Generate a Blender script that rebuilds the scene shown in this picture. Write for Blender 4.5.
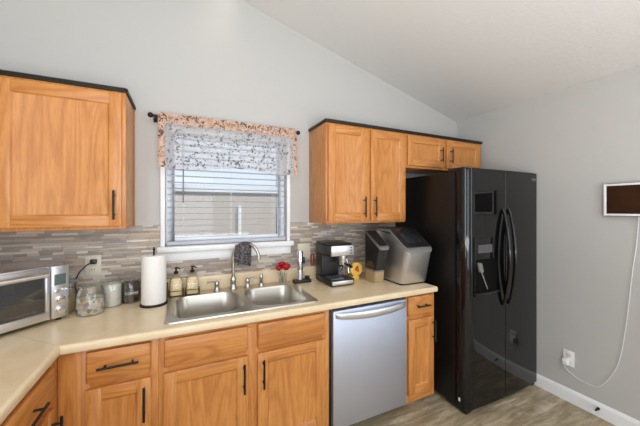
import bpy, bmesh, math, random
from math import pi, sin, cos, radians
from mathutils import Vector, Matrix
random.seed(7)
for o in list(bpy.data.objects): bpy.data.objects.remove(o)
scene = bpy.context.scene
COL = scene.collection

# ------------------------------------------------------------------ camera
cam_d = bpy.data.cameras.new('camera'); cam = bpy.data.objects.new('camera', cam_d); COL.objects.link(cam)
cam.location = (-2.678, -2.189, 1.487)
cam.rotation_euler = (pi/2, 0, -0.443)
cam_d.sensor_width = 36.0; cam_d.lens = 287.6/640*36; cam_d.shift_y = -(213-208.9)/640
cam_d.clip_start = 0.02
scene.camera = cam
# ------------------------------------------------------------------ world, exposure
scene.view_settings.view_transform = 'Standard'
scene.view_settings.look = 'None'
scene.view_settings.exposure = -0.22
scene.view_settings.gamma = 1.0
w = bpy.data.worlds.new('sky'); scene.world = w; w.use_nodes = True
nt = w.node_tree; bg = nt.nodes['Background']
sky = nt.nodes.new('ShaderNodeTexSky'); sky.sky_type = 'HOSEK_WILKIE'; sky.turbidity = 4.0; sky.ground_albedo = 0.5
sky.sun_direction = Vector((0.5, -0.6, 0.6)).normalized()
mixn = nt.nodes.new('ShaderNodeMixRGB'); mixn.inputs[0].default_value = 0.75
mixn.inputs[2].default_value = (0.84, 0.92, 1.0, 1)
nt.links.new(sky.outputs[0], mixn.inputs[1]); nt.links.new(mixn.outputs[0], bg.inputs[0])
bg.inputs[1].default_value = 1.5

XLW = -3.80
def area(name, loc, target, sx, sy, power, color=(1, 1, 1)):
    d = bpy.data.lights.new(name, 'AREA'); d.shape = 'RECTANGLE'; d.size = sx; d.size_y = sy
    d.energy = power; d.color = color
    o = bpy.data.objects.new(name, d); COL.objects.link(o); o.location = loc
    o.rotation_euler = (Vector(target)-Vector(loc)).to_track_quat('-Z', 'Y').to_euler()
    return o
area('daylight_patio_window', (-2.75, -5.35, 1.25), (-2.0, 0, 1.25), 1.5, 2.2, 38, (0.88, 0.94, 1.0))
area('daylight_side_window', (-0.06, -3.6, 1.35), (-3, -3.3, 1.35), 1.5, 1.6, 26, (0.85, 0.92, 1.0))
area('added_overhead_fill', (-2.4, -3.1, 2.75), (-2.0, -1.6, 0), 2.2, 1.6, 26, (1.0, 0.98, 0.97))  # added area fill below the ceiling, evens out the kitchen; no fixture
area('added_upward_fill', (-2.3, -3.3, 0.95), (-2.3, -3.3, 3.0), 1.8, 1.8, 95, (1.0, .99, 1.0))  # added fill aimed straight up to brighten the ceiling; no real flash
area('added_left_fill', (XLW+.07, -3.3, 1.4), (0, -2.6, 1.3), .9, 1.7, 30, (0.80, 0.90, 1.0))  # added cool side light for the bright strip on the fridge corner
sun_d = bpy.data.lights.new('sun', 'SUN'); sun_d.energy = 2.6; sun_d.angle = radians(2); sun_d.color = (1, .95, .88)
sun = bpy.data.objects.new('sun', sun_d); COL.objects.link(sun)
sun.rotation_euler = Vector((-0.45, 0.55, -1.1)).to_track_quat('-Z', 'Y').to_euler()

# ------------------------------------------------------------------ node helpers
def srgb(r, g, b):
    f = lambda c: (c/255/12.92) if c/255 <= .04045 else ((c/255+.055)/1.055)**2.4
    return (f(r), f(g), f(b), 1)
class N:
    def __init__(s, name):
        s.m = bpy.data.materials.new(name); s.m.use_nodes = True; s.t = s.m.node_tree
        s.b = s.t.nodes['Principled BSDF']; s.out = s.t.nodes['Material Output']
    def n(s, typ, **kw):
        x = s.t.nodes.new(typ)
        for k, v in kw.items(): setattr(x, k, v)
        return x
    def put(s, sock, v):
        if isinstance(v, bpy.types.NodeSocket): s.t.links.new(v, sock)
        else: sock.default_value = v
    def math(s, op, a, b=0.0, c=None):
        x = s.n('ShaderNodeMath', operation=op); s.put(x.inputs[0], a); s.put(x.inputs[1], b)
        if c is not None: s.put(x.inputs[2], c)
        return x.outputs[0]
    def obj(s):
        return s.n('ShaderNodeTexCoord').outputs['Object']
    def sep(s, v):
        x = s.n('ShaderNodeSeparateXYZ'); s.put(x.inputs[0], v); return x.outputs
    def comb(s, a, b, c=0.0):
        x = s.n('ShaderNodeCombineXYZ'); s.put(x.inputs[0], a); s.put(x.inputs[1], b); s.put(x.inputs[2], c); return x.outputs[0]
    def noise(s, vec, scale, detail=2.0, rough=.5, dist=0.0):
        x = s.n('ShaderNodeTexNoise'); s.put(x.inputs['Vector'], vec); x.inputs['Scale'].default_value = scale
        x.inputs['Detail'].default_value = detail; x.inputs['Roughness'].default_value = rough; x.inputs['Distortion'].default_value = dist
        return x.outputs[0]
    def white(s, vec):
        x = s.n('ShaderNodeTexWhiteNoise', noise_dimensions='3D'); s.put(x.inputs[0], vec); return x.outputs[0]
    def ramp(s, f, stops, interp='LINEAR'):
        x = s.n('ShaderNodeValToRGB'); x.color_ramp.interpolation = interp; e = x.color_ramp.elements
        while len(e) < len(stops): e.new(0.5)
        for q, (p, c) in zip(e, stops): q.position = p; q.color = c
        s.put(x.inputs[0], f); return x.outputs[0]
    def mix(s, f, a, b, mode='MIX'):
        x = s.n('ShaderNodeMixRGB', blend_type=mode); s.put(x.inputs[0], f); s.put(x.inputs[1], a); s.put(x.inputs[2], b); return x.outputs[0]
    def bump(s, h, strength=.2, dist=.01):
        x = s.n('ShaderNodeBump'); x.inputs['Strength'].default_value = strength; x.inputs['Distance'].default_value = dist
        s.put(x.inputs['Height'], h); s.put(s.b.inputs['Normal'], x.outputs[0])
def mat(name, col, rough=.5, metal=0.0, **kw):
    k = N(name); k.b.inputs['Base Color'].default_value = col; k.b.inputs['Roughness'].default_value = rough
    k.b.inputs['Metallic'].default_value = metal
    for a, v in kw.items(): k.b.inputs[a.replace('_', ' ')].default_value = v
    # slight unevenness so that no surface is perfectly plain
    nz = k.noise(k.obj(), 35, 3)
    k.put(k.b.inputs['Roughness'], k.math('MULTIPLY_ADD', nz, .08, max(rough-.04, .01)))
    return k.m
M = {}
def wall_paint(name, c, bump=.06, scale=220):
    k = N(name); o = k.obj(); nz = k.noise(o, 1.3, 3)
    k.put(k.b.inputs['Base Color'], k.mix(k.math('MULTIPLY', nz, .35), c, (c[0]*.93, c[1]*.93, c[2]*.93, 1)))
    k.b.inputs['Roughness'].default_value = .75; k.bump(k.noise(o, scale, 3), bump, .004); return k.m
M['wall'] = wall_paint('wall_paint', srgb(191, 190, 187))
M['ceiling'] = wall_paint('ceiling_texture', srgb(222, 221, 219), .4, 60)
M['white'] = mat('white_trim', srgb(240, 241, 242), .4)
M['vinyl'] = mat('window_vinyl', srgb(235, 240, 245), .35)

def oak(name, axis):
    k = N(name); v = k.n('ShaderNodeVectorMath', operation='ADD')
    k.put(v.inputs[0], k.obj()); rnd = k.n('ShaderNodeObjectInfo').outputs['Random']
    k.put(v.inputs[1], k.comb(k.math('MULTIPLY', rnd, 37.0), k.math('MULTIPLY', rnd, 91.0), k.math('MULTIPLY', rnd, 53.0)))
    x, y, z = k.sep(v.outputs[0])
    if axis == 'Z': al, ac, th = z, x, y
    elif axis == 'X': al, ac, th = x, z, y
    else: al, ac, th = y, z, x
    if axis == 'Z': ac = k.math('ADD', x, y); th = 0.0
    p = k.comb(ac, k.math('MULTIPLY', al, .13), k.math('MULTIPLY', th, .3))
    n1 = k.noise(p, 5.5, 2, .5, .3)
    band = k.math('SINE', k.math('ADD', k.math('MULTIPLY', n1, 85.0), k.math('MULTIPLY', ac, 60.0)))
    band = k.math('MULTIPLY_ADD', band, .5, .5); band = k.math('POWER', band, 2.2)
    p2 = k.comb(k.math('MULTIPLY', ac, 1.0), k.math('MULTIPLY', al, .03), 0.0)
    pores = k.noise(p2, 420, 2, .6)
    streak = k.noise(p2, 60, 3, .6)
    c = k.ramp(streak, [(.25, srgb(190, 124, 58)), (.75, srgb(216, 154, 84))])
    c = k.mix(k.math('MULTIPLY', band, .52 if axis != 'Z' else .38), c, srgb(156, 88, 38))
    pm = k.n('ShaderNodeMapRange'); pm.inputs[1].default_value = .54; pm.inputs[2].default_value = .72; k.put(pm.inputs[0], pores)
    c = k.mix(k.math('MULTIPLY', pm.outputs[0], .6), c, srgb(146, 76, 28))
    big = k.noise(v.outputs[0], 2.2, 2)
    c = k.mix(k.math('MULTIPLY', big, .25), c, srgb(198, 112, 44))
    k.put(k.b.inputs['Base Color'], c); k.b.inputs['Roughness'].default_value = .38
    k.b.inputs['Coat Weight'].default_value = .25; k.b.inputs['Coat Roughness'].default_value = .25
    k.bump(pores, .08, .001); return k.m
for a in 'XYZ': M['oak'+a] = oak('oak_grain_'+a.lower(), a)

def tiles():
    k = N('mosaic_strip_tile'); x, y, z = k.sep(k.obj()); H = .0140
    zz = k.math('DIVIDE', z, H); row = k.math('FLOOR', zz); fz = k.math('FRACT', zz)
    r1 = k.white(k.comb(row, 3.0)); L = k.math('MULTIPLY_ADD', k.white(k.comb(row, 9.0)), .09, .055)
    xx = k.math('ADD', k.math('DIVIDE', k.math('ADD', x, 10.0), L), k.math('MULTIPLY', r1, 17.0)); colm = k.math('FLOOR', xx); fx = k.math('FRACT', xx)
    r = k.white(k.comb(row, colm, 5.0)); r2 = k.white(k.comb(row, colm, 15.0))
    S = lambda *a: srgb(*a)
    c = k.ramp(r, [(0, S(128, 118, 112)), (.16, S(168, 158, 148)), (.32, S(205, 196, 184)), (.46, S(150, 146, 146)), (.6, S(184, 172, 156)), (.74, S(162, 140, 120)), (.88, S(222, 216, 208)), (.95, S(140, 128, 118))], 'CONSTANT')
    n = k.noise(k.comb(k.math('MULTIPLY', x, .25), z), 90, 3)
    c = k.mix(k.math('MULTIPLY', n, .5), c, S(206, 190, 174))
    ln = k.math('MULTIPLY', fx, L)
    g = k.math('MAXIMUM', k.math('LESS_THAN', fz, .07), k.math('LESS_THAN', ln, .0014))
    c = k.mix(k.math('MULTIPLY', g, .7), c, S(120, 112, 104))
    k.put(k.b.inputs['Base Color'], c)
    k.put(k.b.inputs['Roughness'], k.math('MULTIPLY_ADD', r2, .45, .15))
    h = k.math('SUBTRACT', k.math('MULTIPLY', r2, .6), k.math('MULTIPLY', g, 1.0)); k.bump(h, .5, .002)
    return k.m
M['tile'] = tiles()
def laminate():
    k = N('beige_laminate'); o = k.obj(); n = k.noise(o, 9, 4, .6); s = k.noise(o, 260, 2)
    c = k.ramp(n, [(.3, srgb(226, 204, 166)), (.7, srgb(236, 218, 186))])
    c = k.mix(k.math('MULTIPLY', s, .2), c, srgb(206, 182, 146))
    k.put(k.b.inputs['Base Color'], c); k.b.inputs['Roughness'].default_value = .24; return k.m
M['laminate'] = laminate()
def planks():
    k = N('vinyl_plank_floor'); x, y, z = k.sep(k.obj()); W, L = .18, 1.2
    yy = k.math('DIVIDE', k.math('ADD', y, 10.0), W); row = k.math('FLOOR', yy); fy = k.math('FRACT', yy)
    xx = k.math('ADD', k.math('DIVIDE', k.math('ADD', x, 10.0), L), k.white(k.comb(row, 2.0))); cl = k.math('FLOOR', xx); fx = k.math('FRACT', xx)
    r = k.white(k.comb(row, cl, 1.0))
    p = k.comb(k.math('ADD', k.math('MULTIPLY', x, .16), k.math('MULTIPLY', r, 9.0)), y, k.math('MULTIPLY', r, 5.0))
    n = k.noise(p, 26, 5, .65, .4); n2 = k.noise(k.comb(k.math('MULTIPLY', x, .5), y, r), 9, 4, .6)
    c = k.ramp(n, [(.32, srgb(138, 122, 98)), (.5, srgb(178, 162, 134)), (.66, srgb(222, 208, 180))])
    c = k.mix(k.math('MULTIPLY_ADD', r, .6, 0.0), c, srgb(146, 128, 100))
    pt = k.n('ShaderNodeMapRange'); pt.inputs[1].default_value = .56; pt.inputs[2].default_value = .72; k.put(pt.inputs[0], n2)
    c = k.mix(k.math('MULTIPLY', pt.outputs[0], .6), c, srgb(226, 216, 192))
    g = k.math('MAXIMUM', k.math('LESS_THAN', fy, .012), k.math('LESS_THAN', fx, .002))
    c = k.mix(k.math('MULTIPLY', g, .6), c, srgb(84, 72, 56))
    k.put(k.b.inputs['Base Color'], c); k.b.inputs['Roughness'].default_value = .42; k.bump(n, .12, .002); return k.m
M['floor'] = planks()
def steel(name, col, rough, axis='Z', st=.1):
    k = N(name); x, y, z = k.sep(k.obj())
    v = k.comb(k.math('MULTIPLY', x, 1.0 if axis != 'X' else .02), k.math('MULTIPLY', y, 1.0), k.math('MULTIPLY', z, 1.0 if axis != 'Z' else .02))
    n = k.noise(v, 500, 3)
    k.b.inputs['Base Color'].default_value = col; k.b.inputs['Metallic'].default_value = 1
    k.put(k.b.inputs['Roughness'], k.math('MULTIPLY_ADD', n, st, rough)); k.b.inputs['Anisotropic'].default_value = .3
    return k.m
M['steel'] = steel('brushed_steel', srgb(226, 227, 230), .26, 'X')
M['steelv'] = steel('brushed_steel_upright', srgb(214, 214, 218), .34, 'Z')
M['dwsteel'] = steel('dishwasher_steel', srgb(212, 221, 242), .42, 'X')  # blue of reflected daylight is put into the base colour
M['sink'] = steel('sink_steel', srgb(200, 195, 186), .27, 'X')
M['nickel'] = mat('brushed_nickel', srgb(190, 186, 180), .25, 1)
M['chrome'] = mat('chrome', srgb(225, 225, 228), .1, 1)
M['fridge'] = mat('gloss_black_fridge', srgb(12, 12, 12), .05, 0, Specular_IOR_Level=.46)
M['fridgeside'] = mat('satin_black_fridge', srgb(20, 19, 19), .34, 0, Specular_IOR_Level=.35)
M['black'] = mat('black_plastic', srgb(24, 24, 26), .35)
M['matteblack'] = mat('matte_black_metal', srgb(26, 24, 24), .45, .3)
M['darkvoid'] = mat('dark_gap', srgb(10, 10, 10), .7, 0, Specular_IOR_Level=.1)
M['bronze'] = mat('dark_bronze', srgb(48, 38, 34), .35, .7)
M['plate'] = mat('almond_plate', srgb(214, 206, 188), .4)
M['paper'] = mat('paper_towel', srgb(238, 236, 232), .9)
M['red'] = mat('rose_petals', srgb(190, 14, 30), .6)
M['green'] = mat('leaf_green', srgb(60, 104, 44), .6)
M['copper'] = mat('copper_tone', srgb(158, 92, 70), .4, .5)
M['yellow'] = mat('yellow_enamel', srgb(236, 190, 84), .5)
M['orange'] = mat('orange_pink', srgb(206, 96, 62), .5)
M['amber'] = mat('amber_soap', srgb(226, 198, 146), .25, 0)
M['flour'] = mat('white_flour', srgb(232, 228, 216), .9)
M['pasta'] = mat('cream_dry_goods', srgb(214, 190, 142), .8)
M['blueglass'] = mat('blue_grey_lid', srgb(120, 140, 146), .2, 0)
M['ltext'] = mat('white_print', srgb(240, 238, 232), .6)
M['seam'] = mat('laminate_seam', srgb(176, 156, 128), .4)
M['lcd'] = mat('lcd_screen', srgb(92, 108, 104), .15)
M['ctrl'] = mat('grey_control_print', srgb(84, 82, 88), .2)
M['tankbase'] = mat('tan_tank_base', srgb(176, 152, 116), .35)
M['tanksmoke'] = mat('dark_grey_tank', srgb(46, 45, 46), .15)
M['glossdark'] = mat('dark_window', srgb(40, 42, 46), .08)
M['greytop'] = mat('grey_frame', srgb(120, 120, 118), .4)
M['darkbrown'] = mat('dark_screen', srgb(42, 24, 16), .12)
M['ovendark'] = mat('oven_cavity', srgb(52, 48, 46), .5, .2)
M['fence'] = mat('fence_boards', srgb(208, 194, 186), .8)
M['grass'] = mat('lawn', srgb(120, 130, 84), .9)
M['siding'] = mat('neighbour_siding', srgb(190, 196, 206), .8)
def glass(name, tint, g=.1, dens=0.0):
    k = N(name); tr = k.n('ShaderNodeBsdfTransparent'); tr.inputs[0].default_value = tint
    gl = k.n('ShaderNodeBsdfGlossy'); gl.inputs['Roughness'].default_value = .03
    lw = k.n('ShaderNodeLayerWeight'); lw.inputs[0].default_value = .35
    f = k.math('MULTIPLY_ADD', lw.outputs['Facing'], .55, g)
    mx = k.n('ShaderNodeMixShader'); k.put(mx.inputs[0], f); k.put(mx.inputs[1], tr.outputs[0]); k.put(mx.inputs[2], gl.outputs[0])
    k.put(k.out.inputs[0], mx.outputs[0]); return k.m
M['glass'] = glass('clear_glass', (.93, .95, .95, 1), .04)
M['jarglass'] = glass('jar_glass', (.88, .90, .90, 1), .10)
M['pane'] = glass('window_glass', (.97, .98, 1, 1), .02)
M['smoke'] = glass('smoked_plastic', (.22, .22, .22, 1), .05)
M['ovenglass'] = glass('oven_glass', (.62, .62, .64, 1), .10)
def translucent(name, col, tl=.5, tp=0.0, colnode=None):
    k = N(name); d = k.n('ShaderNodeBsdfDiffuse'); t = k.n('ShaderNodeBsdfTranslucent')
    c = colnode(k) if colnode else None
    for q in (d, t):
        if c is None: q.inputs[0].default_value = col
        else: k.put(q.inputs[0], c[0])
    m1 = k.n('ShaderNodeMixShader'); m1.inputs[0].default_value = tl; k.put(m1.inputs[1], d.outputs[0]); k.put(m1.inputs[2], t.outputs[0])
    m2 = k.n('ShaderNodeMixShader'); tr = k.n('ShaderNodeBsdfTransparent')
    k.put(m2.inputs[0], c[1] if c else tp); k.put(m2.inputs[1], m1.outputs[0]); k.put(m2.inputs[2], tr.outputs[0])
    k.put(k.out.inputs[0], m2.outputs[0]); return k.m
M['slat'] = translucent('blind_slat', srgb(242, 245, 250), .55, 0.0)
def vine(k):
    o = k.obj(); n = k.noise(o, 30, 2, .5, 1.0)
    vor = k.n('ShaderNodeTexVoronoi'); vor.inputs['Scale'].default_value = 60; k.put(vor.inputs['Vector'], o)
    spot = k.math('LESS_THAN', vor.outputs['Distance'], k.math('MULTIPLY_ADD', n, 1.4, -.42))
    c = k.mix(k.math('MULTIPLY', spot, .8), srgb(250, 249, 252), srgb(84, 80, 92))
    return c, k.math('MULTIPLY', k.math('SUBTRACT', 1.0, spot), .40)
def floral(k):
    o = k.obj(); n = k.noise(o, 42, 3, .6, 1.2); n2 = k.noise(o, 26, 2, .5, .5)
    c = k.mix(k.math('GREATER_THAN', n2, .53), srgb(226, 194, 176), srgb(214, 166, 134))
    c = k.mix(k.math('GREATER_THAN', n2, .60), c, srgb(226, 206, 196))
    c = k.mix(k.math('MULTIPLY', k.math('GREATER_THAN', n, .555), .85), c, srgb(70, 52, 50))
    return c, 0.05
M['sheer'] = translucent('sheer_vine_fabric', None, .7, .4, vine)
M['floral'] = translucent('floral_border_fabric', None, .3, 0, floral)
def dishcloth():
    k = N('charcoal_print_cloth'); o = k.obj()
    vor = k.n('ShaderNodeTexVoronoi'); vor.feature = 'DISTANCE_TO_EDGE'; vor.inputs['Scale'].default_value = 60; k.put(vor.inputs['Vector'], o)
    c = k.mix(k.math('LESS_THAN', vor.outputs[0], .09), srgb(44, 42, 46), srgb(128, 124, 126))
    k.put(k.b.inputs['Base Color'], c); k.b.inputs['Roughness'].default_value = .9; return k.m
M['cloth'] = dishcloth()
def mixed():
    k = N('multicoloured_wrappers'); vor = k.n('ShaderNodeTexVoronoi'); vor.inputs['Scale'].default_value = 55; k.put(vor.inputs['Vector'], k.obj())
    r, g, b = k.sep(vor.outputs['Color'])
    c = k.ramp(r, [(0, srgb(206, 198, 184)), (.35, srgb(200, 172, 120)), (.46, srgb(116, 138, 96)), (.54, srgb(216, 210, 198)), (.72, srgb(190, 150, 138)), (.78, srgb(220, 216, 208)), (.93, srgb(140, 132, 156))], 'CONSTANT')
    k.put(k.b.inputs['Base Color'], c); k.b.inputs['Roughness'].default_value = .5; return k.m
M['mixed'] = mixed()
def beans():
    k = N('ground_coffee'); n = k.noise(k.obj(), 160, 3); k.put(k.b.inputs['Base Color'], k.ramp(n, [(.3, srgb(36, 26, 22)), (.7, srgb(84, 62, 52))])); k.b.inputs['Roughness'].default_value = .7; return k.m
M['coffee'] = beans()
def lamp_mat():
    k = N('glowing_lamp_glass'); k.b.inputs['Emission Color'].default_value = (1, .93, .8, 1); k.b.inputs['Emission Strength'].default_value = 6; return k.m
M['lamp'] = lamp_mat()

# ------------------------------------------------------------------ mesh helpers
class MB:
    def __init__(s): s.bm = bmesh.new(); s.mats = []
    def mi(s, m):
        if m not in s.mats: s.mats.append(m)
        return s.mats.index(m)
    def face(s, vs, m):
        try: f = s.bm.faces.new(vs)
        except ValueError: return None
        f.material_index = s.mi(m); return f
    def box(s, x0, x1, y0, y1, z0, z1, m):
        v = [s.bm.verts.new((x, y, z)) for z in (z0, z1) for y in (y0, y1) for x in (x0, x1)]
        for q in ((0, 2, 3, 1), (4, 5, 7, 6), (0, 1, 5, 4), (2, 6, 7, 3), (0, 4, 6, 2), (1, 3, 7, 5)): s.face([v[i] for i in q], m)
        return s
    def prism(s, pts, a0, a1, m, axis='X'):
        # pts: 2D outline; axis 'X': (y,z), 'Y': (x,z), 'Z': (x,y)
        f = {'X': lambda p, a: (a, p[0], p[1]), 'Y': lambda p, a: (p[0], a, p[1]), 'Z': lambda p, a: (p[0], p[1], a)}[axis]
        A = [s.bm.verts.new(f(p, a0)) for p in pts]; B = [s.bm.verts.new(f(p, a1)) for p in pts]; n = len(pts)
        s.face(A, m); s.face(B[::-1], m)
        for i in range(n): s.face([A[i], B[i], B[(i+1) % n], A[(i+1) % n]], m)
        return s
    def lathe(s, prof, c, m, seg=28, cap=True):
        rings = []
        for r, z in prof:
            rings.append([s.bm.verts.new((c[0]+r*cos(2*pi*i/seg), c[1]+r*sin(2*pi*i/seg), c[2]+z)) for i in range(seg)])
        for a, b in zip(rings, rings[1:]):
            for i in range(seg): s.face([a[i], a[(i+1) % seg], b[(i+1) % seg], b[i]], m)
        if cap: s.face(rings[0][::-1], m); s.face(rings[-1], m)
        return s
    def tube(s, pts, r, m, seg=10, cap=True):
        pts = [Vector(p) for p in pts]; rr = r if isinstance(r, (list, tuple)) else [r]*len(pts)
        rings = []; up = None
        for i, p in enumerate(pts):
            t = (pts[min(i+1, len(pts)-1)]-pts[max(i-1, 0)]).normalized()
            if up is None:
                up = Vector((0, 0, 1)) if abs(t.z) < .9 else Vector((1, 0, 0))
            a = (up - t*up.dot(t)).normalized(); up = a; b = t.cross(a)
            rings.append([s.bm.verts.new(p+(a*cos(2*pi*k/seg)+b*sin(2*pi*k/seg))*rr[i]) for k in range(seg)])
        for a, b in zip(rings, rings[1:]):
            for k in range(seg): s.face([a[k], a[(k+1) % seg], b[(k+1) % seg], b[k]], m)
        if cap: s.face(rings[0][::-1], m); s.face(rings[-1], m)
        return s
    def grid(s, fn, nu, nv, m, thick=0.0):
        g = [[s.bm.verts.new(fn(i/nu, j/nv)) for j in range(nv+1)] for i in range(nu+1)]
        for i in range(nu):
            for j in range(nv):
                mm = m(i/nu, j/nv) if callable(m) else m
                s.face([g[i][j], g[i+1][j], g[i+1][j+1], g[i][j+1]], mm)
        return s
    def ball(s, c, r, m, sz=1.0, seg=16):
        prof = [(r*sin(pi*i/10)+1e-5, -r*sz*cos(pi*i/10)) for i in range(11)]
        return s.lathe(prof, c, m, seg, False)
    def build(s, name, parent=None, bevel=0.0, smooth=True, segs=2, local=False, weld=True):
        bm = s.bm
        if weld: bmesh.ops.remove_doubles(bm, verts=bm.verts, dist=1e-6)
        bmesh.ops.recalc_face_normals(bm, faces=bm.faces)
        if bevel:
            ed = [e for e in bm.edges if len(e.link_faces) == 2 and e.calc_face_angle(0) > radians(35)]
            bmesh.ops.bevel(bm, geom=ed, offset=bevel, segments=segs, affect='EDGES', clamp_overlap=True, profile=.5)
        if parent is not None and not local:
            root = parent
            off = Vector((0, 0, 0)); q = parent
            while q is not None: off += q.location; q = q.parent
            bmesh.ops.translate(bm, verts=bm.verts, vec=-off)
        me = bpy.data.meshes.new(name); bm.to_mesh(me); bm.free()
        for m in s.mats: me.materials.append(M[m])
        if smooth:
            for p in me.polygons: p.use_smooth = True
            me.set_sharp_from_angle(angle=radians(32))
        o = bpy.data.objects.new(name, me); COL.objects.link(o)
        if parent is not None: o.parent = parent
        return o
def thing(name, label, cat, loc, rz=0.0, group=None):
    o = bpy.data.objects.new(name, None); COL.objects.link(o); o.location = loc; o.rotation_euler = (0, 0, rz)
    o.empty_display_size = .05
    if label: o['label'] = label; o['category'] = cat
    if group: o['group'] = group
    return o
def tag(o, label, cat, group=None):
    o['label'] = label; o['category'] = cat
    if group: o['group'] = group
    return o
def struct(o): o['kind'] = 'structure'; return o
def part(m, name, parent, **k): return m.build(name, parent, **k)

# ------------------------------------------------------------------ room shell
XR, XL, YF = 0.016, -3.80, -5.5        # right wall, left wall, wall behind the camera
def zc(x): return 2.425 + .268*(0.012-x) if x > -3.9 else 0
struct(MB().box(XL-.2, XR+.2, YF-.2, .12, -.1, 0, 'floor').build('floor', smooth=False))
WX0, WX1, WZ0, WZ1 = -2.79, -1.935, 1.235, 2.06
m = MB()
def wallY(m, y0, y1, x0, x1, holes):
    hx0, hx1, hz0, hz1 = holes
    m.prism([(x0, -.1), (hx0, -.1), (hx0, 3.55-(.268*(hx0-XL))+.0), (x0, 3.55)], y0, y1, 'wall', 'Y')
    m.prism([(hx1, -.1), (x1, -.1), (x1, 3.55-.268*(x1-XL)), (hx1, 3.55-.268*(hx1-XL))], y0, y1, 'wall', 'Y')
    m.prism([(hx0, -.1), (hx1, -.1), (hx1, hz0), (hx0, hz0)], y0, y1, 'wall', 'Y')
    m.prism([(hx0, hz1), (hx1, hz1), (hx1, 3.55-.268*(hx1-XL)), (hx0, 3.55-.268*(hx0-XL))], y0, y1, 'wall', 'Y')
wallY(m, 0, .12, XL-.1, XR+.1, (WX0, WX1, WZ0, WZ1)); struct(m.build('wall_back', smooth=False))
m = MB(); wallY(m, YF-.12, YF, XL-.1, XR+.1, (-3.5, -.7, .03, 2.45)); struct(m.build('wall_front', smooth=False))
m = MB()
m.box(XR, XR+.12, YF, -4.4, -.1, 2.6, 'wall'); m.box(XR, XR+.12, -2.8, 0, -.1, 2.6, 'wall')
m.box(XR, XR+.12, -4.4, -2.8, -.1, .5, 'wall'); m.box(XR, XR+.12, -4.4, -2.8, 2.2, 2.6, 'wall')
struct(m.build('wall_right', smooth=False))
m = MB(); m.box(XL-.12, XL, YF, -4.0, -.1, 3.55, 'wall'); m.box(XL-.12, XL, -2.6, 0, -.1, 3.55, 'wall'); m.box(XL-.12, XL, -4.0, -2.6, -.1, .5, 'wall'); m.box(XL-.12, XL, -4.0, -2.6, 2.3, 3.55, 'wall')
struct(m.build('wall_left', smooth=False))
m = MB(); zr = lambda x: 2.425+.268*(XR-x)
m.prism([(XR+.1, zr(XR+.1)), (XL-.1, zr(XL-.1)), (XL-.1, zr(XL-.1)+.1), (XR+.1, zr(XR+.1)+.1)], YF-.1, .11, 'ceiling', 'Y')
struct(m.build('ceiling', smooth=False))
def baseboard(m, pts, a0, a1, ax): m.prism(pts, a0, a1, 'white', ax)
m = MB(); m.prism([(XR, 0), (XR-.014, 0), (XR-.014, .075), (XR-.010, .088), (XR-.005, .096), (XR, .1)], YF, 0, 'white', 'Y')
struct(m.build('baseboard_right', smooth=False))

# ------------------------------------------------------------------ window
m = MB(); t = .026
m.box(WX0-t, WX0, -.014, 0, WZ0, WZ1+t, 'white'); m.box(WX1, WX1+t, -.014, 0, WZ0, WZ1+t, 'white'); m.box(WX0-t, WX1+t, -.014, 0, WZ1, WZ1+t, 'white')
win = struct(m.build('window_1', bevel=.002))
m = MB(); y0, y1 = .055, .115; f = .055
m.box(WX0, WX0+f, y0, y1, WZ0, WZ1, 'vinyl'); m.box(WX1-f, WX1, y0, y1, WZ0, WZ1, 'vinyl')
m.box(WX0+f, WX1-f, y0, y1, WZ0, WZ0+.05, 'vinyl'); m.box(WX0+f, WX1-f, y0, y1, WZ1-.05, WZ1, 'vinyl')
part(m, 'window_frame', win, bevel=.003)
m = MB(); m.box(WX0+f, WX1-f, y0+.005, y1-.03, 1.60, 1.665, 'vinyl'); m.box(WX0+f, WX1-f, y0-.006, y0+.005, 1.582, 1.612, 'greytop')
part(m, 'meeting_rail', win, bevel=.002)
m = MB(); m.box(WX0+f, WX1-f, .085, .089, WZ0+.05, 1.60, 'pane'); part(m, 'glass_pane', win)
m = MB(); m.box(WX0+f, WX1-f, .095, .099, 1.66, WZ1-.05, 'pane'); part(m, 'glass_pane', win)
m = MB(); m.box(WX0-.045, WX1+.045, -.05, .055, 1.198, WZ0, 'white'); part(m, 'window_sill', win, bevel=.006)
m = MB(); m.box(WX0-.03, WX1+.03, -.016, 0, 1.135, 1.198, 'white'); part(m, 'apron', win, bevel=.003)
# the two daylight openings behind the camera
m = MB()
for a, b in ((-3.5, -3.42), (-2.14, -2.06), (-.78, -.7)): m.box(a, b, YF-.1, YF, .03, 2.45, 'vinyl')
for a, b in ((.03, .12), (2.38, 2.45)): m.box(-3.42, -.78, YF-.09, YF-.01, a, b, 'vinyl')
struct(m.build('door_1', bevel=.004))
m = MB(); m.box(XR, XR+.1, -4.4, -4.34, .5, 2.2, 'vinyl'); m.box(XR, XR+.1, -2.86, -2.8, .5, 2.2, 'vinyl'); m.box(XR, XR+.1, -4.34, -2.86, .5, .56, 'vinyl'); m.box(XR, XR+.1, -4.34, -2.86, 2.14, 2.2, 'vinyl')
struct(m.build('window_3', bevel=.004))

m = MB(); m.box(XL-.1, XL, -4.0, -3.94, .5, 2.3, 'vinyl'); m.box(XL-.1, XL, -2.66, -2.6, .5, 2.3, 'vinyl'); m.box(XL-.1, XL, -3.94, -2.66, .5, .56, 'vinyl'); m.box(XL-.1, XL, -3.94, -2.66, 2.24, 2.3, 'vinyl')
struct(m.build('added_left_window', bevel=.004))  # unseen window, added to go with the left side light
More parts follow.
